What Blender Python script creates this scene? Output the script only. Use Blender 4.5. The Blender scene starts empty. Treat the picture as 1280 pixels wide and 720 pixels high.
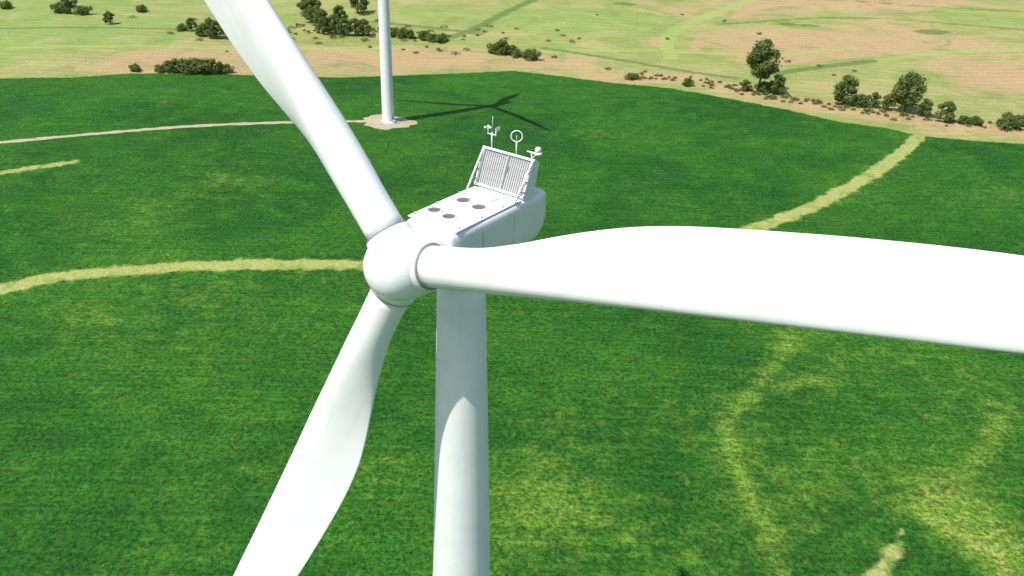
import bpy, bmesh, math, random
import numpy as np
from mathutils import Vector, Matrix
random.seed(7); rng=np.random.default_rng(7)
S=bpy.context.scene; COL=bpy.context.collection
S.view_settings.view_transform='Standard'; S.view_settings.look='None'; S.view_settings.exposure=0

# ---------------------------------------------------------------- helpers
def link(o,parent=None):
    COL.objects.link(o)
    if parent: o.parent=parent
    return o
def empty(name,loc=(0,0,0),parent=None):
    e=bpy.data.objects.new(name,None); e.location=loc; e.empty_display_size=1; return link(e,parent)
def mesh_obj(name,verts,faces,mats,parent=None,smooth=True,loc=(0,0,0)):
    me=bpy.data.meshes.new(name); me.from_pydata([tuple(v) for v in verts],[],faces); me.update()
    for m in (mats if isinstance(mats,(list,tuple)) else [mats]): me.materials.append(m)
    if smooth: me.polygons.foreach_set('use_smooth',[True]*len(me.polygons))
    o=bpy.data.objects.new(name,me); o.location=loc; return link(o,parent)
class NT:
    def __init__(s,mat):
        mat.use_nodes=True; s.t=mat.node_tree; s.t.nodes.clear()
        s.out=s.n('ShaderNodeOutputMaterial'); s.b=s.n('ShaderNodeBsdfPrincipled'); s.l(s.b.outputs[0],s.out.inputs[0])
    def n(s,k): return s.t.nodes.new(k)
    def l(s,a,b): s.t.links.new(a,b)
    def put(s,sock,v):
        if hasattr(v,'links'): s.l(v,sock)
        else: sock.default_value=v
    def noise(s,vec,scale,detail=3,rough=.55,dist=0):
        n=s.n('ShaderNodeTexNoise'); n.inputs['Scale'].default_value=scale; n.inputs['Detail'].default_value=detail
        n.inputs['Roughness'].default_value=rough; n.inputs['Distortion'].default_value=dist
        if vec is not None: s.l(vec,n.inputs['Vector'])
        return n.outputs['Fac']
    def m(s,op,a,b=0.0,c=None):
        n=s.n('ShaderNodeMath'); n.operation=op; s.put(n.inputs[0],a); s.put(n.inputs[1],b)
        if c is not None: s.put(n.inputs[2],c)
        return n.outputs[0]
    def ss(s,v,a,b,lo=0.0,hi=1.0):
        n=s.n('ShaderNodeMapRange'); n.interpolation_type='SMOOTHSTEP'
        s.put(n.inputs[0],v); n.inputs[1].default_value=a; n.inputs[2].default_value=b; n.inputs[3].default_value=lo; n.inputs[4].default_value=hi
        return n.outputs[0]
    def mix(s,f,a,b,mode='MIX'):
        n=s.n('ShaderNodeMix'); n.data_type='RGBA'; n.blend_type=mode
        s.put(n.inputs[0],f)
        for i,v in ((6,a),(7,b)):
            if hasattr(v,'links'): s.l(v,n.inputs[i])
            else: n.inputs[i].default_value=(*v,1)
        return n.outputs[2]
    def mul(s,col,f):
        c=s.n('ShaderNodeCombineXYZ'); [s.l(f,c.inputs[k]) for k in range(3)]
        return s.mix(1.0,col,c.outputs[0],'MULTIPLY')
    def attr(s,name):
        n=s.n('ShaderNodeAttribute'); n.attribute_name=name; return n.outputs['Fac']
    def scale(s,vec,sc,rot=0):
        n=s.n('ShaderNodeMapping'); n.inputs['Scale'].default_value=sc; n.inputs['Rotation'].default_value=(0,0,rot); s.l(vec,n.inputs['Vector']); return n.outputs[0]
def simple(name,col,rough=.5,metal=0,var=.06,sc=3.0,spec=.5):
    m=bpy.data.materials.new(name); T=NT(m); tc=T.n('ShaderNodeTexCoord').outputs['Object']
    nz=T.noise(tc,sc,4); c2=tuple(max(0,x*(1-var*3)) for x in col)
    T.l(T.mix(T.ss(nz,.35,.75),col,c2),T.b.inputs['Base Color'])
    T.b.inputs['Roughness'].default_value=rough; T.b.inputs['Metallic'].default_value=metal
    T.b.inputs['Specular IOR Level'].default_value=spec
    return m

# ---------------------------------------------------------------- terrain height
def hh(x,y):
    s=np.clip((y-400)/350,0,1); s=s*s*(3-2*s)
    return 2.2*np.sin(x/95+0.6)*np.cos(y/120+.3)+1.3*np.sin(x/47+y/70)+s*(9*np.sin(x/170+1.2)*np.sin(y/190)+4)
def H(x,y): return float(hh(np.float64(x),np.float64(y)))

# surveyed ground features, metres
EDGE=[(-700,260),(-400,320),(-226,347),(-208,349),(-180,352),(-161,361),(-118,370),(-79,377),(-46,391),(-3,404),(19,397),(40,388),(67,380),(86,368),(109,352),(126,336),(142,329),(151,320),(170,315),(186,313),(202,308),(400,290),(800,150),(800,-600),(-700,-600)]
WAY=[(-260,150),(-160,160),(-128,174),(-119,179),(-111,185),(-95,189),(-73,193),(-52,195),(-36,196),(-16,197),(8,198),(33,206),(58,223),(75,239),(89,249),(104,264),(117,277),(129,291),(139,303),(150,319)]
STUB=[(-190,232),(-163,245),(-156,249),(-146,255),(-138,259)]
ROAD=[(-255,240),(-220,254),(-183,270),(-169,275),(-142,285),(-114,297),(-84,308),(-60,316),(-48,319)]
WEDGE=[(64,107.5),(60,101.5),(55,96),(51,90),(46,80)]
YEL=[([(63,171),(56,157),(46,143),(41,135),(40,124),(41,112),(42,103),(41,94)],.46),([(54,149),(65,153)],.5),([(97,142),(84,126),(68,112)],.38),([(68,112),(76,103),(76,96)],.5)]
BLOB=[(9,127,11,.6),(4,114,9,.75),(6,105,8,.85),(17,109,10,.55),(-2,100,8,.4),(79,111,8,.8),(78,102,7,1.),(75,116,7,.6),(-86,249,14,.75),(-23,280,14,.3),(-103,226,14,.55),(-95,166,9,.6),(-45,115,12,.35),(104,310,12,.2),(28,316,10,.55),(-21,115,9,.45),(99,148,10,.45),(25,98,10,.5),(152,264,10,.5),(-70,180,12,.45),(30,140,14,.3),(60,125,14,.5),(-80,345,12,.25),(85,165,16,.35),(50,110,14,.4),(-75,165,20,.3),(-60,100,10,.3)]
DARKS=[([(-37,460),(-25,477),(-5,525),(8,553),(30,620)],3.),([(118,408),(138,421),(176,443)],3.),([(12,444),(43,429),(75,409),(99,398)],1.8),([(113,511),(193,549),(290,513)],1.8),([(-21,470),(-65,489),(-111,501)],2.2),([(-260,440),(-215,447),(-170,452)],1.5),([(190,600),(260,570),(350,575)],2)]
LIGHTS=[([(74,432),(75,463),(86,495),(124,553),(148,587)],4.0),([(176,443),(222,467),(269,470),(340,470)],2.5),([(-230,400),(-150,415),(-60,440)],3),([(-20,430),(60,446),(120,440),(176,470)],2.2)]
PLOTS=[([(82,440),(118,418),(172,448),(222,472),(225,500),(150,506),(112,505),(92,480)],.8),([(118,520),(193,556),(250,540),(262,585),(150,600),(128,550)],.7),
 ([(186,440),(225,462),(300,466),(300,395),(232,385),(200,400)],.6),([(-330,395),(-232,392),(-160,412),(-170,446),(-215,441),(-330,432)],-.9),([(-330,455),(-180,462),(-122,470),(-130,560),(-330,570)],-.6),
 ([(0,448),(66,432),(68,463),(78,497),(100,535),(20,540),(0,510)],-.55),([(-115,400),(-30,408),(0,415),(5,436),(-42,450),(-118,432)],.6),([(-100,510),(-30,492),(-15,530),(0,570),(-110,575)],.35)]
DRY=[(40,392),(77,396),(102,376),(132,352),(159,337),(197,327),(260,318)]
BROWN=[(-174,368,26),(-159,391,22),(-122,386,28),(-122,423,20),(-73,404,26),(-33,415,24),(-3,425,18),(20,417,16),(146,464,28),(228,482,30),(233,420,24),(206,516,30),(97,551,26),(215,398,18),(58,463,20),(160,620,40),(-60,640,40),(260,600,40),(180,485,22)]
LIME=[(-213,378,22),(-225,425,34),(-197,439,26),(-260,462,35),(-148,475,28),(-70,528,28),(-41,508,24),(22,502,28),(51,527,24),(102,454,14),(174,540,16),(192,424,18),(285,551,32),(330,450,30),(110,490,12)]
SCRUB=[(154,520,7),(232,508,10),(165,518,6),(63,554,8)]

def pdist(X,Y,pl):
    d=np.full(X.shape,1e9)
    for (ax,ay),(bx,by) in zip(pl[:-1],pl[1:]):
        vx,vy=bx-ax,by-ay; t=np.clip(((X-ax)*vx+(Y-ay)*vy)/(vx*vx+vy*vy),0,1)
        d=np.minimum(d,np.hypot(X-ax-t*vx,Y-ay-t*vy))
    return d
def inside(X,Y,poly):
    c=np.zeros(X.shape,bool)
    for (ax,ay),(bx,by) in zip(poly,poly[1:]+poly[:1]):
        if ay==by: continue
        cond=((ay>Y)!=(by>Y))&(X<(bx-ax)*(Y-ay)/(by-ay)+ax); c^=cond
    return c
def smooth_pl(pl,it=2):
    for _ in range(it):
        q=[pl[0]]
        for a,b in zip(pl[:-1],pl[1:]):
            q.append((a[0]*.75+b[0]*.25,a[1]*.75+b[1]*.25)); q.append((a[0]*.25+b[0]*.75,a[1]*.25+b[1]*.75))
        q.append(pl[-1]); pl=q
    return pl

def build_ground():
    def grow(start,step,end,g):
        r=[];v=start
        while v<end: step*=g; v+=step; r.append(v)
        return r
    xr=grow(260,1.4,7000,1.05); xs=np.array([-v for v in reversed(xr)]+list(np.arange(-260,260.1,1.4))+xr)
    yb=grow(0,1.6,3000,1.12); ys=np.array([80-v for v in reversed(yb)]+list(np.arange(80,440,1.4))+grow(440,1.4,9000,1.028))
    X,Y=np.meshgrid(xs,ys); nx,ny=len(xs),len(ys)
    Z=hh(X,Y)
    co=np.stack([X,Y,Z],-1).reshape(-1,3)
    i=np.arange(nx*ny).reshape(ny,nx)
    q=np.stack([i[:-1,:-1],i[:-1,1:],i[1:,1:],i[1:,:-1]],-1).reshape(-1,4)
    me=bpy.data.meshes.new('ground'); me.vertices.add(len(co)); me.vertices.foreach_set('co',co.ravel().astype(np.float32))
    me.loops.add(q.size); me.loops.foreach_set('vertex_index',q.ravel().astype(np.int32))
    me.polygons.add(len(q)); me.polygons.foreach_set('loop_start',np.arange(0,q.size,4,dtype=np.int32)); me.polygons.foreach_set('loop_total',np.full(len(q),4,np.int32))
    me.polygons.foreach_set('use_smooth',np.ones(len(q),bool)); me.update(calc_edges=True)
    def att(n,a):
        A=me.attributes.new(n,'FLOAT','POINT'); A.data.foreach_set('value',a.ravel().astype(np.float32))
    ed=pdist(X,Y,EDGE+EDGE[:1]); att('sd_field',np.clip(np.where(inside(X,Y,EDGE),ed,-ed),-40,40))
    w=2.7-pdist(X,Y,smooth_pl(WAY)); w=np.maximum(w,1.5-pdist(X,Y,smooth_pl(STUB)))
    wd=pdist(X,Y,smooth_pl(WEDGE)); w=np.maximum(w,np.clip((109-Y)*.11,0.1,1.3)-wd); att('sd_way',np.clip(w,-12,12))
    yv=np.zeros(X.shape)
    for pl,a in YEL:
        dd=pdist(X,Y,smooth_pl(pl,3)); yv=np.maximum(yv,a*np.exp(-(dd/1.8)**2)+.34*np.exp(-(dd/8)**2))
    for x,y,s,a in BLOB: yv=yv+a*np.exp(-((X-x)**2+(Y-y)**2)/(s*s))*.6
    yv=np.maximum(yv,.35*np.exp(-np.clip(-(w),0,50)/3.5))
    att('yel',np.clip(yv,0,1.5))
    z=np.zeros(X.shape)
    for x,y,s in BROWN: z+=.8*np.exp(-((X-x)**2*.7+(Y-y)**2*1.6)/(s*s))
    for x,y,s in LIME: z-=.8*np.exp(-((X-x)**2*.7+(Y-y)**2*1.6)/(s*s))
    z+=1.2*np.exp(-(pdist(X,Y,DRY)/9)**2)
    for pg,a in PLOTS:
        dd=pdist(X,Y,pg+pg[:1]); z+=a*np.clip(np.where(inside(X,Y,pg),dd,0)/2.5,0,1)
    att('zone',np.clip(z,-2,2))
    d=np.full(X.shape,-20.)
    for pl,wd in DARKS: d=np.maximum(d,wd-pdist(X,Y,smooth_pl(pl)))
    for x,y,s in SCRUB: d=np.maximum(d,s*.6-np.hypot((X-x)*.6,(Y-y)))
    att('sd_dark',np.clip(d,-20,20))
    d=np.full(X.shape,-20.)
    for pl,wd in LIGHTS: d=np.maximum(d,wd-pdist(X,Y,smooth_pl(pl)))
    att('sd_light',np.clip(d,-20,20))
    tr=np.minimum(pdist(X,Y,smooth_pl([(20,84),(34,96),(52,110),(75,122),(100,130)],3)),pdist(X,Y,smooth_pl([(22,82),(36,94),(54,108),(77,120),(102,128)],3)))
    att('track',np.exp(-(tr/.6)**2))
    m=bpy.data.materials.new('crop_field_and_pasture'); T=NT(m)
    P=T.n('ShaderNodeNewGeometry').outputs['Position']
    n_fine=T.noise(P,1.25,4,.62); n_leaf=T.noise(P,3.6,2,.6); n_med=T.noise(P,.13,5,.62); n_big=T.noise(P,.018,4,.6,.5); n_edge=T.noise(P,.28,5,.65)
    # soy crop
    g=T.mix(T.ss(n_big,.34,.68),(.013,.080,.008),(.028,.122,.009))
    g=T.mix(T.ss(n_med,.40,.88,0,.8),g,(.050,.158,.013))
    g=T.mix(T.ss(n_med,.42,.25,0,.4),g,(.011,.064,.008))
    ye=T.m('ADD',T.attr('yel'),T.m('MULTIPLY',T.m('SUBTRACT',n_big,.5),.9))
    yf=T.m('MULTIPLY',T.ss(T.m('ADD',ye,T.m('MULTIPLY',T.m('SUBTRACT',n_edge,.5),2.1)),.08,1.15),.85)
    g=T.mix(yf,g,(.130,.240,.026))
    yf2=T.ss(T.m('ADD',T.attr('yel'),T.m('MULTIPLY',T.m('SUBTRACT',T.noise(P,.75,4,.7),.5),3.6)),.80,1.7)
    g=T.mix(T.m('MULTIPLY',yf2,.6),g,(.32,.35,.08))
    rw=T.noise(T.scale(P,(.05,1.1,.05),.45),1,2,.5,.3)
    g=T.mul(g,T.ss(rw,.3,.7,.84,1.16))
    fm=T.ss(T.m('ADD',T.m('MULTIPLY',n_fine,.58),T.m('MULTIPLY',n_leaf,.42)),.35,.65,.42,1.62)
    g=T.mul(g,fm)
    g=T.mix(T.m('MULTIPLY',T.attr('track'),.5),g,(.010,.05,.01))
    # grassed waterways
    wn=T.noise(P,.9,5,.7)
    wcol=T.mix(T.ss(wn,.35,.7),(.27,.34,.08),(.46,.42,.17)); wcol=T.mix(T.ss(T.noise(P,.2,3),.48,.72),wcol,(.19,.30,.055))
    wf=T.ss(T.m('ADD',T.attr('sd_way'),T.m('MULTIPLY',T.m('SUBTRACT',n_edge,.5),5.0)),-.7,.9)
    g=T.mix(wf,g,wcol)
    # dry pasture / stubble
    st=T.noise(T.scale(P,(.020,.034,.02),.3),1,7,.68,1.2); pf=T.noise(P,.35,5,.7); pm_=T.noise(P,.05,6,.68,.9)
    past=T.mix(T.ss(st,.35,.68),(.25,.31,.085),(.38,.37,.14))
    zf=T.ss(T.m('ADD',T.attr('zone'),T.m('ADD',T.m('MULTIPLY',T.m('SUBTRACT',st,.5),3.0),T.m('MULTIPLY',T.m('SUBTRACT',pf,.5),1.2))),.0,.95)
    past=T.mix(zf,past,(.45,.325,.165))
    zl=T.ss(T.m('ADD',T.attr('zone'),T.m('MULTIPLY',T.m('SUBTRACT',st,.5),2.4)),-.1,-1.1)
    past=T.mix(T.m('MULTIPLY',zl,.85),past,(.25,.345,.09))
    past=T.mix(T.ss(pm_,.50,.70,0,.6),past,(.18,.24,.065))
    past=T.mix(T.ss(pm_,.47,.30,0,.55),past,(.47,.40,.20))
    past=T.mix(T.ss(pf,.55,.8,0,.5),past,(.17,.20,.06))
    past=T.mix(T.m('MULTIPLY',T.ss(T.m('ADD',T.attr('sd_light'),T.m('MULTIPLY',T.m('SUBTRACT',n_edge,.5),6)),-1.5,1.5),.6),past,(.34,.43,.12))
    past=T.mix(T.m('MULTIPLY',T.ss(T.m('ADD',T.attr('sd_dark'),T.m('MULTIPLY',T.m('SUBTRACT',n_edge,.5),6)),-1,1),.75),past,(.10,.17,.04))
    wv=T.n('ShaderNodeTexWave'); wv.inputs['Scale'].default_value=.05; wv.inputs['Distortion'].default_value=22; wv.inputs['Detail'].default_value=3; wv.inputs['Detail Scale'].default_value=.12; wv.bands_direction='Y'
    T.l(P,wv.inputs['Vector']); past=T.mul(past,T.ss(wv.outputs['Fac'],.0,1,.95,1.03))
    past=T.mul(past,T.ss(T.noise(P,1.4,3,.7),.3,.7,.80,1.15))
    ff=T.ss(T.m('ADD',T.attr('sd_field'),T.m('MULTIPLY',T.m('SUBTRACT',n_edge,.5),3.5)),-.6,.6)
    T.l(T.mix(ff,past,g),T.b.inputs['Base Color'])
    T.b.inputs['Roughness'].default_value=.85; T.b.inputs['Specular IOR Level'].default_value=.15
    bp=T.n('ShaderNodeBump'); bp.inputs['Strength'].default_value=.85; bp.inputs['Distance'].default_value=.45
    T.l(T.m('ADD',T.m('MULTIPLY',n_fine,1.2),T.m('MULTIPLY',n_leaf,.4)),bp.inputs['Height']); T.l(bp.outputs[0],T.b.inputs['Normal'])
    me.materials.append(m)
    o=bpy.data.objects.new('ground',me); link(o)
build_ground()

# ---------------------------------------------------------------- gravel road and pads
gravel=bpy.data.materials.new('gravel'); T=NT(gravel); P=T.n('ShaderNodeNewGeometry').outputs['Position']
gc=T.mix(T.ss(T.noise(P,1.5,5,.7),.3,.7),(.48,.42,.28),(.34,.30,.18)); gc=T.mix(T.ss(T.noise(P,.4,4,.7),.52,.7,0,.6),gc,(.20,.25,.08))
T.l(gc,T.b.inputs['Base Color']); T.b.inputs['Roughness'].default_value=.95
def strip(name,pl,hw,zo):
    pl=smooth_pl(pl,3); V=[];Fc=[]
    pts=[]
    for a,b in zip(pl[:-1],pl[1:]):
        n=max(1,int(math.dist(a,b)/1.5))
        for k in range(n): pts.append((a[0]+(b[0]-a[0])*k/n,a[1]+(b[1]-a[1])*k/n))
    for k,(x,y) in enumerate(pts):
        a=pts[max(0,k-1)]; b=pts[min(len(pts)-1,k+1)]; d=Vector((b[0]-a[0],b[1]-a[1])).normalized(); nn=(-d.y,d.x)
        for s in (-1,-.33,.33,1):
            w=hw*s*(1+.25*random.uniform(-1,1)) if abs(s)==1 else hw*s
            X,Y=x+nn[0]*w,y+nn[1]*w; V.append((X,Y,H(X,Y)+zo))
        if k:
            b0=(k-1)*4
            for j in range(3): Fc.append((b0+j,b0+4+j,b0+5+j,b0+1+j))
    return mesh_obj(name,V,Fc,gravel)
strip('gravel_road',ROAD,1.35,.05)
def pad(cx,cy,r,zo,name='turbine_pad'):
    V=[(cx,cy,H(cx,cy)+zo)];Fc=[];n=48;R_=6
    for i in range(1,R_+1):
        for j in range(n):
            a=2*math.pi*j/n; rr=r*i/R_*(1+(.12*math.sin(3*a+1)+.07*math.sin(7*a)+.04*math.sin(13*a+2) if i==R_ else 0))
            X,Y=cx+rr*math.cos(a)*1.1,cy+rr*math.sin(a); V.append((X,Y,H(X,Y)+zo))
    for j in range(n): Fc.append((0,1+j,1+(j+1)%n))
    for i in range(R_-1):
        for j in range(n): a=1+i*n; Fc.append((a+j,a+n+j,a+n+(j+1)%n,a+(j+1)%n))
    return mesh_obj(name,V,Fc,gravel)
pad(-48,318,8.6,.09); pad(-2.7,41.5,8.6,.09)

# ---------------------------------------------------------------- turbine materials
def white_paint():
    m=bpy.data.materials.new('white_painted_composite'); T=NT(m); tc=T.n('ShaderNodeTexCoord').outputs['Object']
    n=T.noise(tc,.6,5,.6); n2=T.noise(T.scale(tc,(3,3,.25)),1,4,.6)
    c=T.mix(T.ss(n,.35,.75),(.83,.84,.83),(.77,.79,.79)); c=T.mix(T.ss(n2,.52,.8,0,.45),c,(.65,.66,.64))
    T.l(c,T.b.inputs['Base Color']); T.b.inputs['Roughness'].default_value=.42; T.b.inputs['Specular IOR Level'].default_value=.4
    return m
WHITE=white_paint()
GREY=simple('grey_metal',(.42,.43,.44),.5,.2); DARK=simple('grey_seal',(.28,.29,.30),.7)
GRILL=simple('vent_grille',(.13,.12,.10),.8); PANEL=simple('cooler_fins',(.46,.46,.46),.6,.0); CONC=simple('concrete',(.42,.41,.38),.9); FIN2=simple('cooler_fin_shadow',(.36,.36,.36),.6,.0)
LAMP=simple('beacon_lens',(.75,.72,.72),.15)

def revolve(name,prof,mat,parent,axis='z',n=64,cap=True,loc=(0,0,0)):
    V=[];Fc=[]
    for r,z in prof:
        for j in range(n):
            a=2*math.pi*j/n
            V.append((r*math.cos(a),r*math.sin(a),z) if axis=='z' else (r*math.cos(a),z,r*math.sin(a)))
    for i in range(len(prof)-1):
        for j in range(n):
            q=(i*n+j,i*n+(j+1)%n,(i+1)*n+(j+1)%n,(i+1)*n+j); Fc.append(q if axis=='z' else q[::-1])
    if cap: Fc.append(tuple(range(n))[::-1] if axis=='z' else tuple(range(n))); Fc.append(tuple((len(prof)-1)*n+j for j in range(n)) if axis=='z' else tuple((len(prof)-1)*n+j for j in range(n))[::-1])
    o=mesh_obj(name,V,Fc,mat,parent,True,loc)
    if cap:
        o.data.polygons[-1].use_smooth=False; o.data.polygons[-2].use_smooth=False
    return o
def box(name,c,s,mat,parent,bev=.03,rot=None):
    bm=bmesh.new(); bmesh.ops.create_cube(bm,size=1); bmesh.ops.scale(bm,vec=s,verts=bm.verts)
    if bev: bmesh.ops.bevel(bm,geom=bm.edges[:],offset=bev,segments=2,affect='EDGES',profile=.5)
    me=bpy.data.meshes.new(name); bm.to_mesh(me); bm.free(); me.materials.append(mat)
    o=bpy.data.objects.new(name,me); o.location=c
    if rot: o.rotation_euler=rot
    return link(o,parent)
def rod(name,a,b,r,mat,parent,n=10):
    a=Vector(a);b=Vector(b);d=(b-a); bm=bmesh.new(); bmesh.ops.create_cone(bm,cap_ends=True,segments=n,radius1=r,radius2=r,depth=d.length)
    me=bpy.data.meshes.new(name); bm.to_mesh(me); bm.free(); me.materials.append(mat); me.polygons.foreach_set('use_smooth',[len(p.vertices)==4 for p in me.polygons])
    o=bpy.data.objects.new(name,me); o.location=(a+b)/2; o.rotation_euler=d.to_track_quat('Z','Y').to_euler(); return link(o,parent)

# span, leading-edge offset, trailing-edge offset, thickness ratio, twist deg, blend to airfoil
BL=[(1.7,1.0,1.0,1,14,0),(3.5,1.0,1.0,1,14,0),(5,.99,1.06,.98,13,.15),(7,.95,1.36,.80,12,.55),(9,.92,1.76,.58,10.5,.9),(11,.90,2.10,.42,9.5,1),(13,.88,2.34,.33,8,1),(15,.87,2.45,.29,6.5,1),(18,.86,2.45,.26,5,1),(22,.84,2.36,.23,3.5,1),(26,.82,2.14,.21,2.3,1),(30,.72,1.68,.19,1.2,1),(34,.56,1.1,.18,.3,1),(36.4,.42,.68,.17,0,1),(37.6,.28,.40,.17,0,1),(38.1,.1,.14,.17,0,1)]
def cr(tab,s,k):
    i=0
    while i<len(tab)-2 and s>tab[i+1][0]: i+=1
    p1,p2=tab[i],tab[i+1]; p0=tab[max(0,i-1)]; p3=tab[min(len(tab)-1,i+2)]
    t=(s-p1[0])/(p2[0]-p1[0]); d=p2[0]-p1[0]
    m1=(p2[k]-p0[k])/max(1e-6,p2[0]-p0[0])*d; m2=(p3[k]-p1[k])/max(1e-6,p3[0]-p1[0])*d
    return (2*t**3-3*t*t+1)*p1[k]+(t**3-2*t*t+t)*m1+(-2*t**3+3*t*t)*p2[k]+(t**3-t*t)*m2
def blade_mesh(wide):
    n=48; V=[];Fc=[]; ss=list(np.linspace(1.7,36,60))+list(np.linspace(36.3,38.1,8))
    for s in ss:
        le=cr(BL,s,1);te=cr(BL,s,2);tc=min(1,cr(BL,s,3));tw=math.radians(cr(BL,s,4));w=min(1,max(0,cr(BL,s,5)))
        k=1+(wide-1)*min(1,max(0,(s-4)/8)); le*=k; te*=k
        c=le+te
        for j in range(n):
            a=2*math.pi*j/n; xx=.5*(1-math.cos(a)); sg=1 if a<math.pi else -1
            yt=5*tc*(.2969*math.sqrt(xx)-.126*xx-.3516*xx**2+.2843*xx**3-.1015*xx**4)*c
            yc=-.035*c*4*xx*(1-xx)
            ax,ay=xx*c-le, yc+sg*yt
            r=c/2; bx,by=xx*c-le, sg*math.sqrt(max(0,r*r-(xx*c-r)**2))*min(1,tc/1.0)
            X=ax*w+bx*(1-w); Y=ay*w+by*(1-w)
            X2=X*math.cos(tw)+Y*math.sin(tw); Y2=-X*math.sin(tw)+Y*math.cos(tw)
            V.append((X2,Y2+.0009*s*s,s))
    for i in range(len(ss)-1):
        for j in range(n): Fc.append((i*n+j,(i+1)*n+j,(i+1)*n+(j+1)%n,i*n+(j+1)%n))
    Fc.append(tuple(range(n))); Fc.append(tuple((len(ss)-1)*n+j for j in range(n))[::-1])
    me=bpy.data.meshes.new('blade'); me.from_pydata(V,[],Fc); me.materials.append(WHITE); me.update()
    bm=bmesh.new(); bm.from_mesh(me); bmesh.ops.recalc_face_normals(bm,faces=bm.faces); bm.to_mesh(me); bm.free()
    me.polygons.foreach_set('use_smooth',[True]*len(me.polygons)); return me
BLADES={k:blade_mesh(k) for k in (1,1.16,1.22)}

def loft_nacelle(parent):
    st=[(-2.6,1.15,-1.05,1.1),(-2.57,1.45,-1.35,1.33),(-2.45,1.58,-1.5,1.40),(-1.6,1.70,-1.65,1.43),(0,1.76,-1.75,1.44),(3.2,1.76,-1.75,1.44),(4.6,1.74,-1.6,1.42),(5.2,1.62,-1.3,1.34),(5.6,1.42,-.95,1.18),(5.8,1.1,-.6,.9),(5.87,.6,-.2,.5)]
    n=96; V=[];Fc=[]
    for y,w,zb,zt in st:
        zc=(zb+zt)/2; hz=(zt-zb)/2
        for j in range(n):
            a=2*math.pi*(j+.5)/n
            c,s=math.cos(a),math.sin(a); e=2/9 if s>0 else 2/3.4
            V.append((w*math.copysign(abs(c)**e,c),y,zc+hz*math.copysign(abs(s)**e,s)))
    for i in range(len(st)-1):
        for j in range(n): Fc.append((i*n+j,(i+1)*n+j,(i+1)*n+(j+1)%n,i*n+(j+1)%n))
    Fc.append(tuple(range(n))); Fc.append(tuple((len(st)-1)*n+j for j in range(n))[::-1])
    o=mesh_obj('nacelle_shell',V,Fc,WHITE,parent)
    bm=bmesh.new(); bm.from_mesh(o.data); bmesh.ops.recalc_face_normals(bm,faces=bm.faces); bm.to_mesh(o.data); bm.free()
    return o

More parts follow.
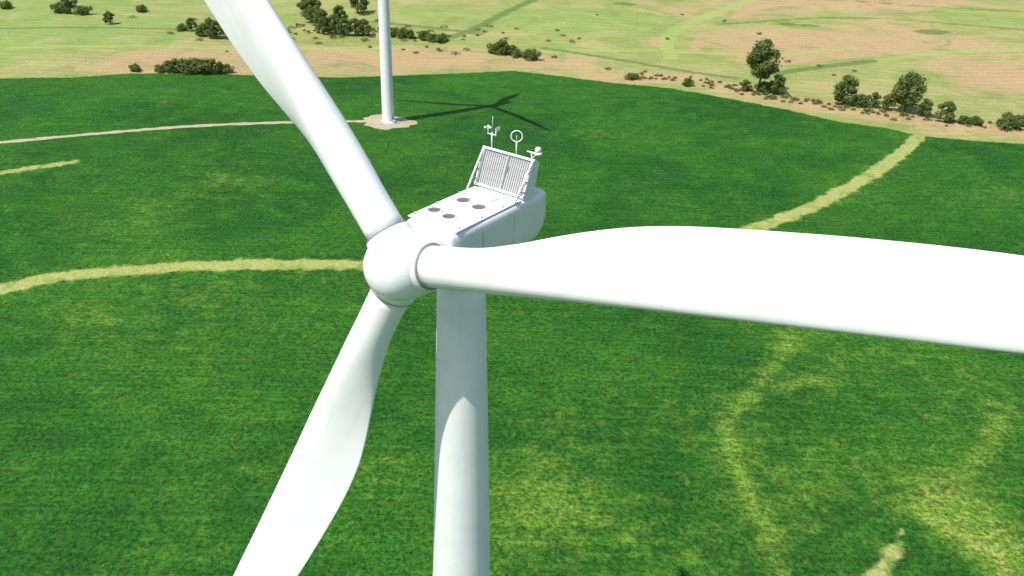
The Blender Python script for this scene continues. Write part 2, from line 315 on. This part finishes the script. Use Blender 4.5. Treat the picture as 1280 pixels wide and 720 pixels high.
def turbine(x,y,hubz,yaw,phases,tilt=8,cone=2,chord=(1,1,1)):
    g=H(x,y); E=empty('wind_turbine',(x,y,g)); E.rotation_euler[2]=-math.radians(yaw)
    hz=hubz-g
    tz=[(.6,2.25),(25,2.12),(hz-24,1.85),(hz-5,1.36),(hz-1.9,1.28)]
    def tr_(z):
        for a,b in zip(tz[:-1],tz[1:]):
            if z<=b[0]: return a[1]+(b[1]-a[1])*(z-a[0])/(b[0]-a[0])
        return tz[-1][1]
    prof=[(2.55,.0),(2.55,.3),(2.27,.32),(2.25,.6),(2.249,.9)]
    z=3.0
    while z<hz-2: prof.append((tr_(z),z)); z+=2.5
    prof.append((tr_(hz-1.9),hz-1.9))
    revolve('tower',prof,WHITE,E,n=96)
    for zf in (25,hz-24):
        r=tr_(zf); revolve('tower_flange_joint',[(r-.02,zf),(r+.012,zf+.01),(r+.012,zf+.07),(r-.02,zf+.08)],WHITE,E,n=96,cap=False)
    revolve('foundation',[(4.2,-1),(4.2,.12),(4.1,.16)],CONC,E,n=64)
    revolve('yaw_bearing',[(1.36,hz-2.2),(1.42,hz-2.15),(1.42,hz-1.75),(1.3,hz-1.6)],GREY,E)
    box('tower_door',(2.26,0,2.3),(.12,.95,2.2),GREY,E); box('door_steps',(3.0,0,.55),(1.3,1.2,1.1),GREY,E)
    N=empty('nacelle',(0,0,hz),E)
    loft_nacelle(N)
    box('roof_deck',(0,.35,1.445),(3.2,5.3,.07),WHITE,N,.03)
    for (px,py,r) in [(-.95,-1.0,.34),(.15,-1.15,.34),(-.65,.95,.36),(.55,.75,.36)]:
        revolve('roof_vent',[(r+.06,1.47),(r+.06,1.53),(r,1.55),(r,1.50)],WHITE,N,loc=(px,py,0),n=32,cap=False)
        revolve('roof_vent_grille',[(r,1.48),(r,1.515)],GRILL,N,loc=(px,py,0),n=32)
        for q in range(-3,4):
            w=math.sqrt(max(0,r*r-(q*r/4)**2)); box('vent_slat',(px+q*r/4,py,1.53),(.03,2*w*.95,.03),GREY,N,0)
    box('roof_hatch',(-.1,2.1,1.50),(1.3,.75,.05),WHITE,N,.02); box('hatch_seal',(-.1,2.1,1.485),(1.36,.81,.02),DARK,N,0)
    for sx in(-1.45,1.45):
        for yy in (-1.9,-.2,1.6): rod('lifting_eye',(sx,yy,1.45),(sx,yy,1.60),.045,GREY,N)
    for sx in(-1,1):
        for yy in (-.4,2.2): box('side_seam',(sx*1.758,yy,-.1),(.012,.03,2.0),GREY,N,0)
    # cooler frame, leaning back
    y0,z0,y1,z1=3.15,1.47,3.95,3.42; W=1.62
    def L(t,xx,off=0):
        d=Vector((0,y1-y0,z1-z0)); nrm=Vector((0,d.z,-d.y)).normalized()
        return Vector((xx,y0,z0))+d*t+nrm*off
    Lh=Vector((0,y1-y0,z1-z0)).length; ang=math.atan2(y1-y0,z1-z0); rt=(-ang,0,0)
    box('cooler_core',L(.52,0,.12),(2*W-.2,.10,Lh*.88),FIN2,N,0,rt)
    nf=22
    for q in range(nf):
        xx=-W+.17+(2*W-.34)*q/(nf-1)
        box('cooler_fin',L(.52,xx,.045),(.085,.05,Lh*.86),PANEL,N,.012,rt)
    box('cooler_divider',L(.52,0.05,-.0),(.07,.10,Lh*.88),GREY,N,.01,rt); box('cooler_handle',L(.62,.17,-.03),(.05,.08,.3),DARK,N,.01,rt)
    for sx in(-1,1):
        box('cooler_post',L(.5,sx*W,.0),(.13,.16,Lh),WHITE,N,.02,rt)
        a0=Vector((sx*(W-.02),y0-.75,1.47)); a1=L(.99,sx*(W+.02),-.08)
        rod('cooler_brace',a0,a1,.055,WHITE,N)
        for q in range(1,8):
            t=q/8; a=a0.lerp(a1,t); rod('cooler_lacing',a,L(min(1,t+(.08 if q%2 else -.06)),sx*W,0),.024,GREY,N)
        V=[L(0,sx*(W+.03),.06),L(1,sx*(W+.03),.06),L(1,sx*(W+.03),.55),L(0,sx*(W+.03),.8)]
        V2=[v+Vector((-sx*.06,0,0)) for v in V]
        mesh_obj('cooler_side',V+V2,[(0,1,2,3),(7,6,5,4),(0,4,5,1),(1,5,6,2),(2,6,7,3),(3,7,4,0)],WHITE,N,False)
    box('cooler_top_rail',L(1.0,0,.03),(2*W+.2,.24,.13),WHITE,N,.02,rt); box('cooler_bottom_rail',L(.05,0,0),(2*W+.1,.22,.14),WHITE,N,.02,rt)
    box('cooler_top_plate',L(1.0,0,.33),(2*W,.42,.05),GREY,N,.01,rt)
    # instruments
    zt=z1+.05; yt=y1+.05
    rod('wind_vane_mast',(-1.2,yt,zt),(-1.2,yt,zt+.85),.04,WHITE,N); rod('mast_cross_arm',(-1.5,yt,zt+.75),(-.9,yt,zt+.75),.03,WHITE,N)
    rod('sensor_stem',(-1.47,yt,zt+.7),(-1.47,yt,zt+1.1),.03,WHITE,N); rod('sensor_stem',(-.93,yt,zt+.7),(-.93,yt,zt+1.0),.03,WHITE,N)
    rod('lightning_rod',(-1.2,yt,zt+.8),(-1.15,yt,zt+1.75),.024,GREY,N)
    for q in range(3):
        a=q*2.094; box('anemometer_cup',(-1.47+.16*math.cos(a),yt+.16*math.sin(a),zt+1.1),(.13,.13,.11),WHITE,N,.04); rod('cup_arm',(-1.47,yt,zt+1.1),(-1.47+.16*math.cos(a),yt+.16*math.sin(a),zt+1.1),.012,GREY,N)
    box('wind_vane_tail',(-.93,yt+.16,zt+1.05),(.03,.4,.2),WHITE,N,.01)
    rod('loop_mast',(.45,yt,zt),(.45,yt,zt+.7),.035,WHITE,N)
    bpy.ops.mesh.primitive_torus_add(major_radius=.30,minor_radius=.03,major_segments=40,minor_segments=8); t=bpy.context.object; t.name='sensor_guard_ring'; t.data.materials.append(WHITE); t.parent=N; t.location=(.45,yt,zt+1.0); t.rotation_euler=(math.pi/2,0,.6)
    rod('sensor_in_ring',(.45,yt,zt+.7),(.45,yt,zt+1.05),.03,GREY,N)
    rod('beacon_post',(1.45,yt,zt-.1),(1.45,yt,zt+.36),.035,WHITE,N); zb=zt+.34
    rod('beacon_arm',(1.15,yt,zb),(1.85,yt,zb),.04,WHITE,N); rod('beacon_arm_low',(1.45,yt,zt),(1.8,yt,zb),.025,WHITE,N)
    revolve('beacon_base',[(.22,zb-.02),(.22,zb+.08),(.17,zb+.1)],WHITE,N,loc=(1.85,yt,0),n=24)
    revolve('beacon_lamp',[(.17,zb+.1),(.17,zb+.28),(.12,zb+.36),(.04,zb+.38)],LAMP,N,loc=(1.85,yt,0),n=24)
    # rotor
    Rr=empty('rotor',(0,-4.25,hz),E); Rr.rotation_euler[0]=-math.radians(tilt)
    prof=[(1.15,2.05),(1.45,2.0),(1.60,1.85),(1.68,1.4),(1.72,.6),(1.72,0),(1.69,-.5),(1.60,-.95),(1.43,-1.35),(1.17,-1.68),(.82,-1.93),(.4,-2.06),(.02,-2.1)]
    revolve('hub_spinner',prof,WHITE,Rr,axis='y',n=72,cap=False)
    revolve('hub_rear_plate',[(1.6,1.9),(1.2,2.1),(.9,2.35)],GREY,Rr,axis='y',n=48)
    for i in range(3):
        th=math.radians(phases[i]); c=math.radians(cone)
        d=Vector((math.cos(th),0,math.sin(th))); fw=Vector((0,-1,0)); tr=Vector((-math.sin(th),0,math.cos(th)))
        zd=(d*math.cos(c)+fw*math.sin(c)).normalized(); yd=zd.cross(tr).normalized()
        M=Matrix((tr,yd,zd)).transposed().to_4x4()
        o=bpy.data.objects.new('blade',BLADES[chord[i]]); link(o,Rr); o.matrix_local=M
        s=revolve('blade_socket',[(1.42,.75),(1.27,1.15),(1.19,1.55),(1.17,1.70),(1.05,1.74)],WHITE,Rr,n=56,cap=False); s.matrix_local=M
        s=revolve('blade_root_seal',[(1.06,1.735),(1.12,1.74),(1.12,1.80),(1.0,1.81)],DARK,Rr,n=56,cap=False); s.matrix_local=M
    return E
turbine(-2.7,41.5,80.9,36,(13.6,134.8,247.4),chord=(1,1.22,1.22))
turbine(-48,319,H(-48,319)+79.5,36,(224,344,104),tilt=5)

# ---------------------------------------------------------------- trees
bark=simple('bark',(.13,.10,.07),.9,0,.15,6)
def leafmat(name,a,b):
    m=bpy.data.materials.new(name); T=NT(m); P=T.n('ShaderNodeNewGeometry').outputs['Position']
    r=T.attr('leaf_tone'); n=T.noise(P,.45,3)
    c=T.mix(T.ss(T.m('ADD',T.m('MULTIPLY',r,.5),T.m('MULTIPLY',n,.5)),.25,.75),a,b)
    oi=T.n('ShaderNodeObjectInfo').outputs['Random']; c=T.mix(T.m('MULTIPLY',oi,.45),c,(.19,.21,.07))
    T.l(c,T.b.inputs['Base Color']); T.b.inputs['Roughness'].default_value=.7; T.b.inputs['Specular IOR Level'].default_value=.2
    tl=T.n('ShaderNodeBsdfTranslucent'); T.l(c,tl.inputs[0]); ms=T.n('ShaderNodeMixShader'); ms.inputs[0].default_value=.4
    T.l(T.b.outputs[0],ms.inputs[1]); T.l(tl.outputs[0],ms.inputs[2]); T.l(ms.outputs[0],T.out.inputs[0])
    return m
LEAF=leafmat('leaves',(.08,.14,.035),(.17,.24,.06)); 
def tree_mesh(name,seed,hgt,rad,nl,lobes,leaf,base):
    rs=np.random.default_rng(seed); V=[];Fc=[];mi=[];tone=[]
    def cyl(a,b,r1,r2,n=7):
        a=Vector(a);b=Vector(b); q=(b-a).to_track_quat('Z','Y'); k=len(V)
        for p_,r in((a,r1),(b,r2)):
            for j in range(n): v=p_+q@Vector((r*math.cos(2*math.pi*j/n),r*math.sin(2*math.pi*j/n),0)); V.append(tuple(v))
        for j in range(n): Fc.append((k+j,k+(j+1)%n,k+n+(j+1)%n,k+n+j)); mi.append(0); tone.append(.5)
    top=(rs.normal(0,.3),rs.normal(0,.3),hgt*.55)
    cyl((0,0,-.5),(top[0]*.5,top[1]*.5,hgt*.25),hgt*.028,hgt*.02); cyl((top[0]*.5,top[1]*.5,hgt*.25),top,hgt*.02,hgt*.01)
    C=[]
    for i in range(lobes):
        u=(i+.5)/lobes; z=base+(hgt-base)*(.12+.80*u); prof=math.sin(math.pi*min(1,(u*.78+.18)))**.7
        a=i*2.4+rs.uniform(-.5,.5); rr=rad*prof*rs.uniform(.35,.72); lr=rad*rs.uniform(.26,.46)
        if u>.88: rr*=.4
        c=(rr*math.cos(a),rr*math.sin(a),min(z,hgt-lr*.8)); C.append((c,lr))
        cyl((top[0]*.6,top[1]*.6,min(c[2]*.6,hgt*.5)),c,hgt*.009,hgt*.003,5)
    for i in range(nl):
        (cx,cy,cz),lr=C[rs.integers(len(C))]
        d=rs.normal(size=3); d/=np.linalg.norm(d); r=lr*(rs.uniform(.25,1)**.45)*(1+.15*rs.normal())
        p_=np.array([cx,cy,cz])+d*r*np.array([1,1,.8])
        if p_[2]<base*.55: continue
        nrm=Vector(d+rs.normal(0,.55,3)+np.array([0,0,.35])).normalized(); q=nrm.to_track_quat('Z','Y'); s=leaf*rs.uniform(.55,1.3); k=len(V); ro=rs.uniform(0,6.28)
        pts=5
        for j in range(pts):
            aa=ro+2*math.pi*j/pts; w=s*rs.uniform(.55,1.1); v=q@Vector((w*math.cos(aa),w*math.sin(aa),rs.uniform(-.12,.12)*s)); V.append((p_[0]+v.x,p_[1]+v.y,p_[2]+v.z))
        Fc.append(tuple(range(k,k+pts))); mi.append(1); tone.append(float(np.clip(rs.normal(.5,.25),0,1)))
    me=bpy.data.meshes.new(name); me.from_pydata(V,[],Fc); me.materials.append(bark); me.materials.append(LEAF)
    me.polygons.foreach_set('material_index',mi); A=me.attributes.new('leaf_tone','FLOAT','FACE'); A.data.foreach_set('value',tone); me.update(); return me
TM=[tree_mesh('deciduous_tree_mesh',11,20,7.5,4200,17,.48,4.5),tree_mesh('deciduous_tree_mesh',23,16,7.5,3600,15,.46,2.0),tree_mesh('deciduous_tree_mesh',35,12,6,2600,12,.42,1.0)]
BM=[tree_mesh('shrub_mesh',41,5,4,1300,9,.34,.3),tree_mesh('shrub_mesh',52,4.5,5,1300,10,.34,.2)]
def plant(kind,x,y,s,sz=1.0):
    me=random.choice(TM) if kind=='t' else random.choice(BM)
    if kind=='big': me=TM[0]
    if kind=='mid': me=TM[1]
    if kind=='sm': me=TM[2]
    o=bpy.data.objects.new('deciduous_tree' if kind in('t','big','mid','sm') else 'shrub',me); o.location=(x,y,H(x,y)-.1); o.rotation_euler[2]=random.uniform(0,6.28); s*=random.uniform(.93,1.07); o.scale=(s,s,s*sz); link(o)
plant('big',104,378,1.06); plant('sm',111,374,.72); plant('sm',98,378,.5,.8); plant('b',107,376,1.0)
plant('sm',136,361,1.05,.95); plant('mid',157,351,1.02); plant('sm',146,357,.58); plant('sm',151,353,.6); plant('b',141,358,1.0); plant('sm',163,346,.6); plant('sm',168,339,.72); plant('b',179,336,.8); plant('b',190,333,1.2); plant('b',197,337,.9); plant('b',174,337,.7)
plant('b',74,384,.75); plant('b',51,393,.65)
for x,y,s in [(-145,367,1.0),(-141,368,1.2),(-137,369,1.3),(-133,369,1.3),(-129,370,1.2),(-125,371,.9),(-150,366,.7)]: plant('b',x,y,s)
plant('b',-160,365,.7)
for x,y,s in [(-240,481,.8),(-209,457,.6),(-152,438,.85),(-148,436,.7),(-165,450,.6),(-113,490,1.1),(-108,480,.9),(-101,462,.8),(-96,463,.9),(-90,459,.8),(-85,461,.8),(-80,461,.7),(-92,513,1.1),(-70,460,.6),(-104,470,.9),(-118,498,1.),(-98,490,.8)]: plant('sm',x,y,s)
for x,y,s in [(-280,491,1),(-207,493,.9),(-232,479,1),(-8,433,1.3),(-4,431,1.),(-12,434,1.),(6,423,1.1),(-60,461,1.1),(-56,459,.9),(-49,456,1.),(-44,453,.9),(-40,452,1.),(-66,462,1),(-246,482,1.2),(-157,440,1.1),(-170,450,.8),(-1,428,.8)]: plant('b',x,y,s)
def brush():
    V=[];Fc=[];tone=[];rs=np.random.default_rng(5)
    line=smooth_pl([(55,398),(85,388),(104,374),(132,356),(160,342),(200,330),(250,322)])
    cl=[]
    for _ in range(190):
        i=rs.integers(len(line)-1); t=rs.uniform(); x=line[i][0]*(1-t)+line[i+1][0]*t+rs.normal(0,3.5); y=line[i][1]*(1-t)+line[i+1][1]*t+rs.normal(0,3.5); cl.append((x,y,rs.uniform(.3,1.1)))
    for _ in range(90): cl.append((rs.normal(-85,45),rs.normal(462,14),rs.uniform(.5,1.7)))
    for _ in range(22): cl.append((rs.uniform(-150,160),rs.uniform(408,560),rs.uniform(.4,1.2)))
    for x,y,s in cl:
        z=H(x,y)
        for _ in range(45):
            d=rs.normal(size=3); d/=np.linalg.norm(d); d[2]=abs(d[2]); c=np.array([x,y,z])+d*s*rs.uniform(.5,1.1)*np.array([1.4,1.4,.8]); k=len(V)
            for j in range(4):
                w=rs.normal(0,.28,3); V.append(tuple(c+w))
            Fc.append((k,k+1,k+2,k+3)); tone.append(float(rs.uniform()))
    o=mesh_obj('roadside_brush',V,Fc,leafmat('brush_leaves',(.14,.17,.06),(.28,.27,.12)),smooth=False)
    A=o.data.attributes.new('leaf_tone','FLOAT','FACE'); A.data.foreach_set('value',tone)
brush()

# ---------------------------------------------------------------- light, sky, camera
el=math.radians(57.5); sd=Vector((-.78,-.627,0)).normalized()*math.cos(el)+Vector((0,0,math.sin(el)))
sl=bpy.data.lights.new('sun','SUN'); sl.energy=5.0; sl.angle=math.radians(.5); sl.color=(1,.96,.87)
so=bpy.data.objects.new('sun',sl); so.rotation_euler=sd.to_track_quat('Z','Y').to_euler(); so.location=(0,0,200); link(so)
w=bpy.data.worlds.new('World'); S.world=w; w.use_nodes=True; nt=w.node_tree; nt.nodes.clear()
sky=nt.nodes.new('ShaderNodeTexSky'); sky.sky_type='NISHITA'; sky.sun_disc=False; sky.sun_elevation=el; sky.sun_rotation=math.radians(231); sky.dust_density=1.5
bg=nt.nodes.new('ShaderNodeBackground'); bg.inputs[1].default_value=.15; ow=nt.nodes.new('ShaderNodeOutputWorld')
nt.links.new(sky.outputs[0],bg.inputs[0]); nt.links.new(bg.outputs[0],ow.inputs[0])
cam=bpy.data.cameras.new('camera'); co=bpy.data.objects.new('camera',cam); link(co); S.camera=co
p=math.radians(28); rho=math.radians(1.7)
cam.sensor_width=36; cam.lens=36*1100/1280; cam.clip_end=20000
F=Vector((0,math.cos(p),-math.sin(p))); R0=Vector((1,0,0)); U0=Vector((0,math.sin(p),math.cos(p)))
R=R0*math.cos(rho)+U0*math.sin(rho); U=-R0*math.sin(rho)+U0*math.cos(rho)
co.matrix_world=Matrix.Translation((0,0,100))@Matrix((R,U,-F)).transposed().to_4x4()
